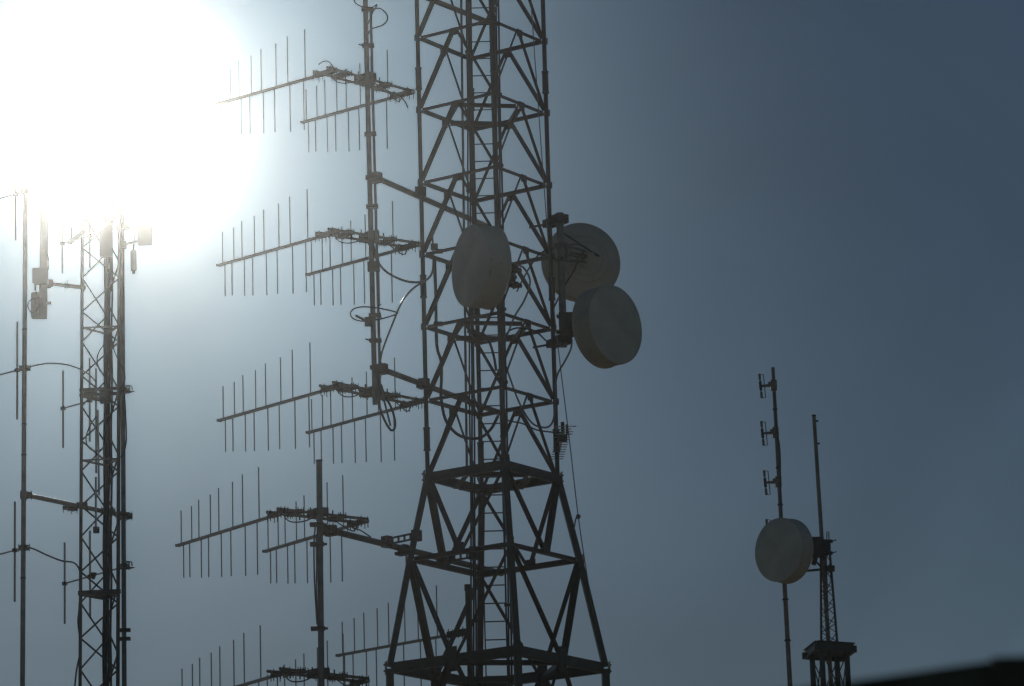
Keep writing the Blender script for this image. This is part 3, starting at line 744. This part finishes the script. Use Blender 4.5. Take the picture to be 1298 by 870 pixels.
# dish mount on the small tower
m = MB()
for y in (686, 701):
    p = P(1043, y, PY); m.bar(P(1032, y, PY - .2), P(1054, y + .5, PY + .05), .07, .09, Z); m.tube([P(1054, y + .5, PY), P(1060, y - 1.5, PY + .1)], .012, 6)
m.box(P(1035.5, 694, PY - .15), R0, V((0, 1, 0)), Z, .24, .25, .42); m.box(P(1048.5, 694, PY), R0, V((0, 1, 0)), Z, .14, .2, .3)
m.tube([P(1020, 724, PY - .3), P(1041, 722, PY)], .026, 8)
m.tube([P(1029, 706, PY - .3), P(1041, 719, PY)], .022, 8); m.tube([P(1031, 716, PY - .35), P(1034, 706, PY - .35)], .055, 10)
m.build('mount_bracket', DARK, d4)
da = empty('dipole_antenna', P(1052, 720, PY), 'slim upright dipole rods clamped beside the dish mount on the small tower', 'antenna')
m = MB(); m.tube([P(1048, 684, PY + .1), P(1048.2, 674, PY + .1), P(1050.5, 674, PY + .1), P(1051, 690, PY + .1), P(1053, 736, PY + .1)], .012, 6); m.tube([P(1051.5, 690, PY + .1), P(1053, 720, PY + .1)], .022, 8); m.build('folded_rod', GALV, da)
m = MB(); m.box(P(1052, 721, PY), R0, V((0, 1, 0)), Z, .2, .12, .12); m.build('clamp', DARK, da)

# ------------------------------------------------------------------ near roof, out of focus at the bottom right
RYN = 6.2
ra, rb, rc = P(1060, 866, RYN), P(1254, 838, RYN), P(1340, 832, RYN)
sh = empty('shed', V((rb.x + .5, RYN + 1.2, .0)), 'dark out-of-focus roof edge sloping up to the right in the bottom corner', 'shed')
ext = ra + (ra - rb) * 2.2
dn = V((0, 2.6, -.55))
q = MB(); ee = rc + (rb - ra) * 4
m = MB(); m.sweep([ext, rb + (rb - ra) * 5], [(-.06, -2.6), (0, -2.6), (.0, 0), (-.06, 0)], Z); m.build('roof', ROOF, sh)
m = MB()
a_ = rb - Z * .010; m.sweep([a_ + V((0, -.04, .010)), rc + V((.9, -.04, -.002))], [(-.05, -.24), (.0, -.24), (.0, 0), (-.05, 0)], Z); m.build('ridge_cap', ROOF, sh)
# walls under the roof
def under(p, dz=.10): return p - Z * dz
x0 = ext + V((.25, .25, 0)); x1 = rb + (rb - ra) * 5 + V((-.25, .25, 0))
def wall(p, q, name='wall'):
    m = MB(); i = len(m.v); n = (q - p).cross(Z).normalized() * .12
    m.v += [V((p.x, p.y, -.25)), V((q.x, q.y, -.25)), under(q), under(p)]; m.v += [v + n for v in m.v[:4]]
    m.f += [(0, 1, 2, 3), (7, 6, 5, 4), (0, 4, 5, 1), (1, 5, 6, 2), (2, 6, 7, 3), (3, 7, 4, 0)]; m.build(name, WALLM, sh, smooth=False)
wall(x0, x1); y0_, y1_ = x0 + V((0, 2.1, 0)), x1 + V((0, 2.1, 0)); wall(y1_, y0_); wall(y0_ - V((0, .125, 0)), x0 + V((0, .005, 0))); wall(x1 + V((0, .005, 0)), y1_ - V((0, .125, 0)))

# ------------------------------------------------------------------ ground: a hill the towers stand on
def hgt(x, y):
    t = min(1, max(0, (y - 14) / 32)); t = t * t * (3 - 2 * t)
    far = max(0, (math.hypot(x, y - 70) - 60) / 140); far = min(1, far); far = far * far * (3 - 2 * far)
    return GZ * t * (1 - far) + (-12 * far if y > 14 else -12 * far) + .0
xs = sorted(set([-2600, -1500, -800, -450] + list(range(-300, 301, 12)) + [450, 800, 1500, 2600]))
ys = sorted(set([-2600, -1500, -800, -400, -200, -100] + list(range(-60, 301, 6)) + [400, 600, 900, 1500, 2600]))
me = MB()
for y in ys:
    for x in xs: me.v.append(V((x, y, hgt(x, y) - .02)))
nx = len(xs)
for j in range(len(ys) - 1):
    for i in range(nx - 1): me.f.append((j * nx + i, j * nx + i + 1, (j + 1) * nx + i + 1, (j + 1) * nx + i))
GM = mat('dry_hill_grass', (.36, .28, .17), .95, 0, var=.45, scale=.35, spec=.1, bump=.5)
g = me.build('ground', GM, None, angle=180); tag(g, 'dry grassy hilltop', None, None, 'structure')

# ------------------------------------------------------------------ sun, sky, haze
AUR_W, AUR_S = 4.9, 27.0
sd = ray(133, 150).normalized()
el = math.asin(sd.z); az = math.atan2(sd.x, sd.y)
sl = bpy.data.lights.new('sun', 'SUN'); sl.energy = 4.0; sl.angle = rad(.53); sl.color = (1, .97, .92)
so = bpy.data.objects.new('sun', sl); col.objects.link(so); so.rotation_euler = (-sd).to_track_quat('-Z', 'Y').to_euler(); so.location = (0, 0, 60)
w = bpy.data.worlds.new('World'); scene.world = w; w.use_nodes = True
nt = w.node_tree; bg = nt.nodes['Background']; sk = nt.nodes.new('ShaderNodeTexSky'); sk.sky_type = 'NISHITA'
sk.sun_disc = False; sk.sun_elevation = el; sk.sun_rotation = az; sk.altitude = 900; sk.air_density = 1.0; sk.dust_density = .14; sk.ozone_density = 2.7
bg.inputs['Strength'].default_value = .1
# bright air close round the sun (aureole), measured by the angle between a direction of the sky and the sun
def wm(op, a, b=None, vec=False):
    n_ = nt.nodes.new('ShaderNodeVectorMath' if vec else 'ShaderNodeMath'); n_.operation = op
    for i_, q_ in enumerate((a, b)):
        if q_ is None: continue
        if hasattr(q_, 'is_linked'): nt.links.new(q_, n_.inputs[i_])
        else: n_.inputs[i_].default_value = q_
    return n_.outputs['Value' if (vec and op == 'DOT_PRODUCT') else 0]
wt_ = nt.nodes.new('ShaderNodeTexCoord')
nrm = wm('NORMALIZE', wt_.outputs['Generated'], None, True)
ang = wm('ARCCOSINE', wm('MINIMUM', wm('DOT_PRODUCT', nrm, tuple(sd), True), .9999999))
x_ = wm('DIVIDE', ang, rad(AUR_W))
gl = wm('MULTIPLY', wm('EXPONENT', wm('MULTIPLY', wm('MULTIPLY', x_, x_), -1.0)), AUR_S)
wc = nt.nodes.new('ShaderNodeVectorMath'); wc.operation = 'SCALE'; wc.inputs[0].default_value = (.74, 1.0, 1.16)
nt.links.new(gl, wc.inputs['Scale'])
wa = nt.nodes.new('ShaderNodeVectorMath'); wa.operation = 'ADD'
nt.links.new(sk.outputs['Color'], wa.inputs[0]); nt.links.new(wc.outputs[0], wa.inputs[1])
# thin uneven cirrus: the sky brightens and dims by a few per cent
cn = nt.nodes.new('ShaderNodeTexNoise'); cn.inputs['Scale'].default_value = 8; cn.inputs['Detail'].default_value = 4; cn.inputs['Roughness'].default_value = .45; cn.inputs['Distortion'].default_value = .6
nt.links.new(wt_.outputs['Generated'], cn.inputs['Vector'])
cm = wm('ADD', wm('MULTIPLY', cn.outputs['Fac'], .75), .645)
ws = nt.nodes.new('ShaderNodeVectorMath'); ws.operation = 'SCALE'
wtint = nt.nodes.new('ShaderNodeVectorMath'); wtint.operation = 'MULTIPLY'; wtint.inputs[1].default_value = (.97, 1.03, 1.02)
nt.links.new(wa.outputs[0], wtint.inputs[0]); nt.links.new(wtint.outputs[0], ws.inputs[0]); nt.links.new(cm, ws.inputs['Scale'])
nt.links.new(ws.outputs[0], bg.inputs['Color'])

HZ = bpy.data.materials.new('haze_air'); HZ.use_nodes = True; n = HZ.node_tree
for x in list(n.nodes): n.nodes.remove(x)
out = n.nodes.new('ShaderNodeOutputMaterial'); pv = n.nodes.new('ShaderNodeVolumePrincipled')
pv.inputs['Color'].default_value = (1, 1, .95, 1); pv.inputs['Density'].default_value = .00044; pv.inputs['Anisotropy'].default_value = .985
n.links.new(pv.outputs[0], out.inputs['Volume'])
hb = MB(); hb.box(V((0, 0, (ZTOP + 1.5 - 14) / 2)), R0, V((0, 1, 0)), Z, 5400, 5400, ZTOP + 1.5 + 14)
h = hb.build('haze', HZ, None, smooth=False); tag(h, None, None, None, 'stuff')

scene.render.engine = 'CYCLES'
scene.cycles.use_denoising = True
scene.cycles.max_bounces = 6; scene.cycles.volume_bounces = 0
scene.cycles.use_adaptive_sampling = False
scene.view_settings.view_transform = 'Standard'; scene.view_settings.look = 'None'; scene.view_settings.gamma = 1
scene.view_settings.exposure = -2.8
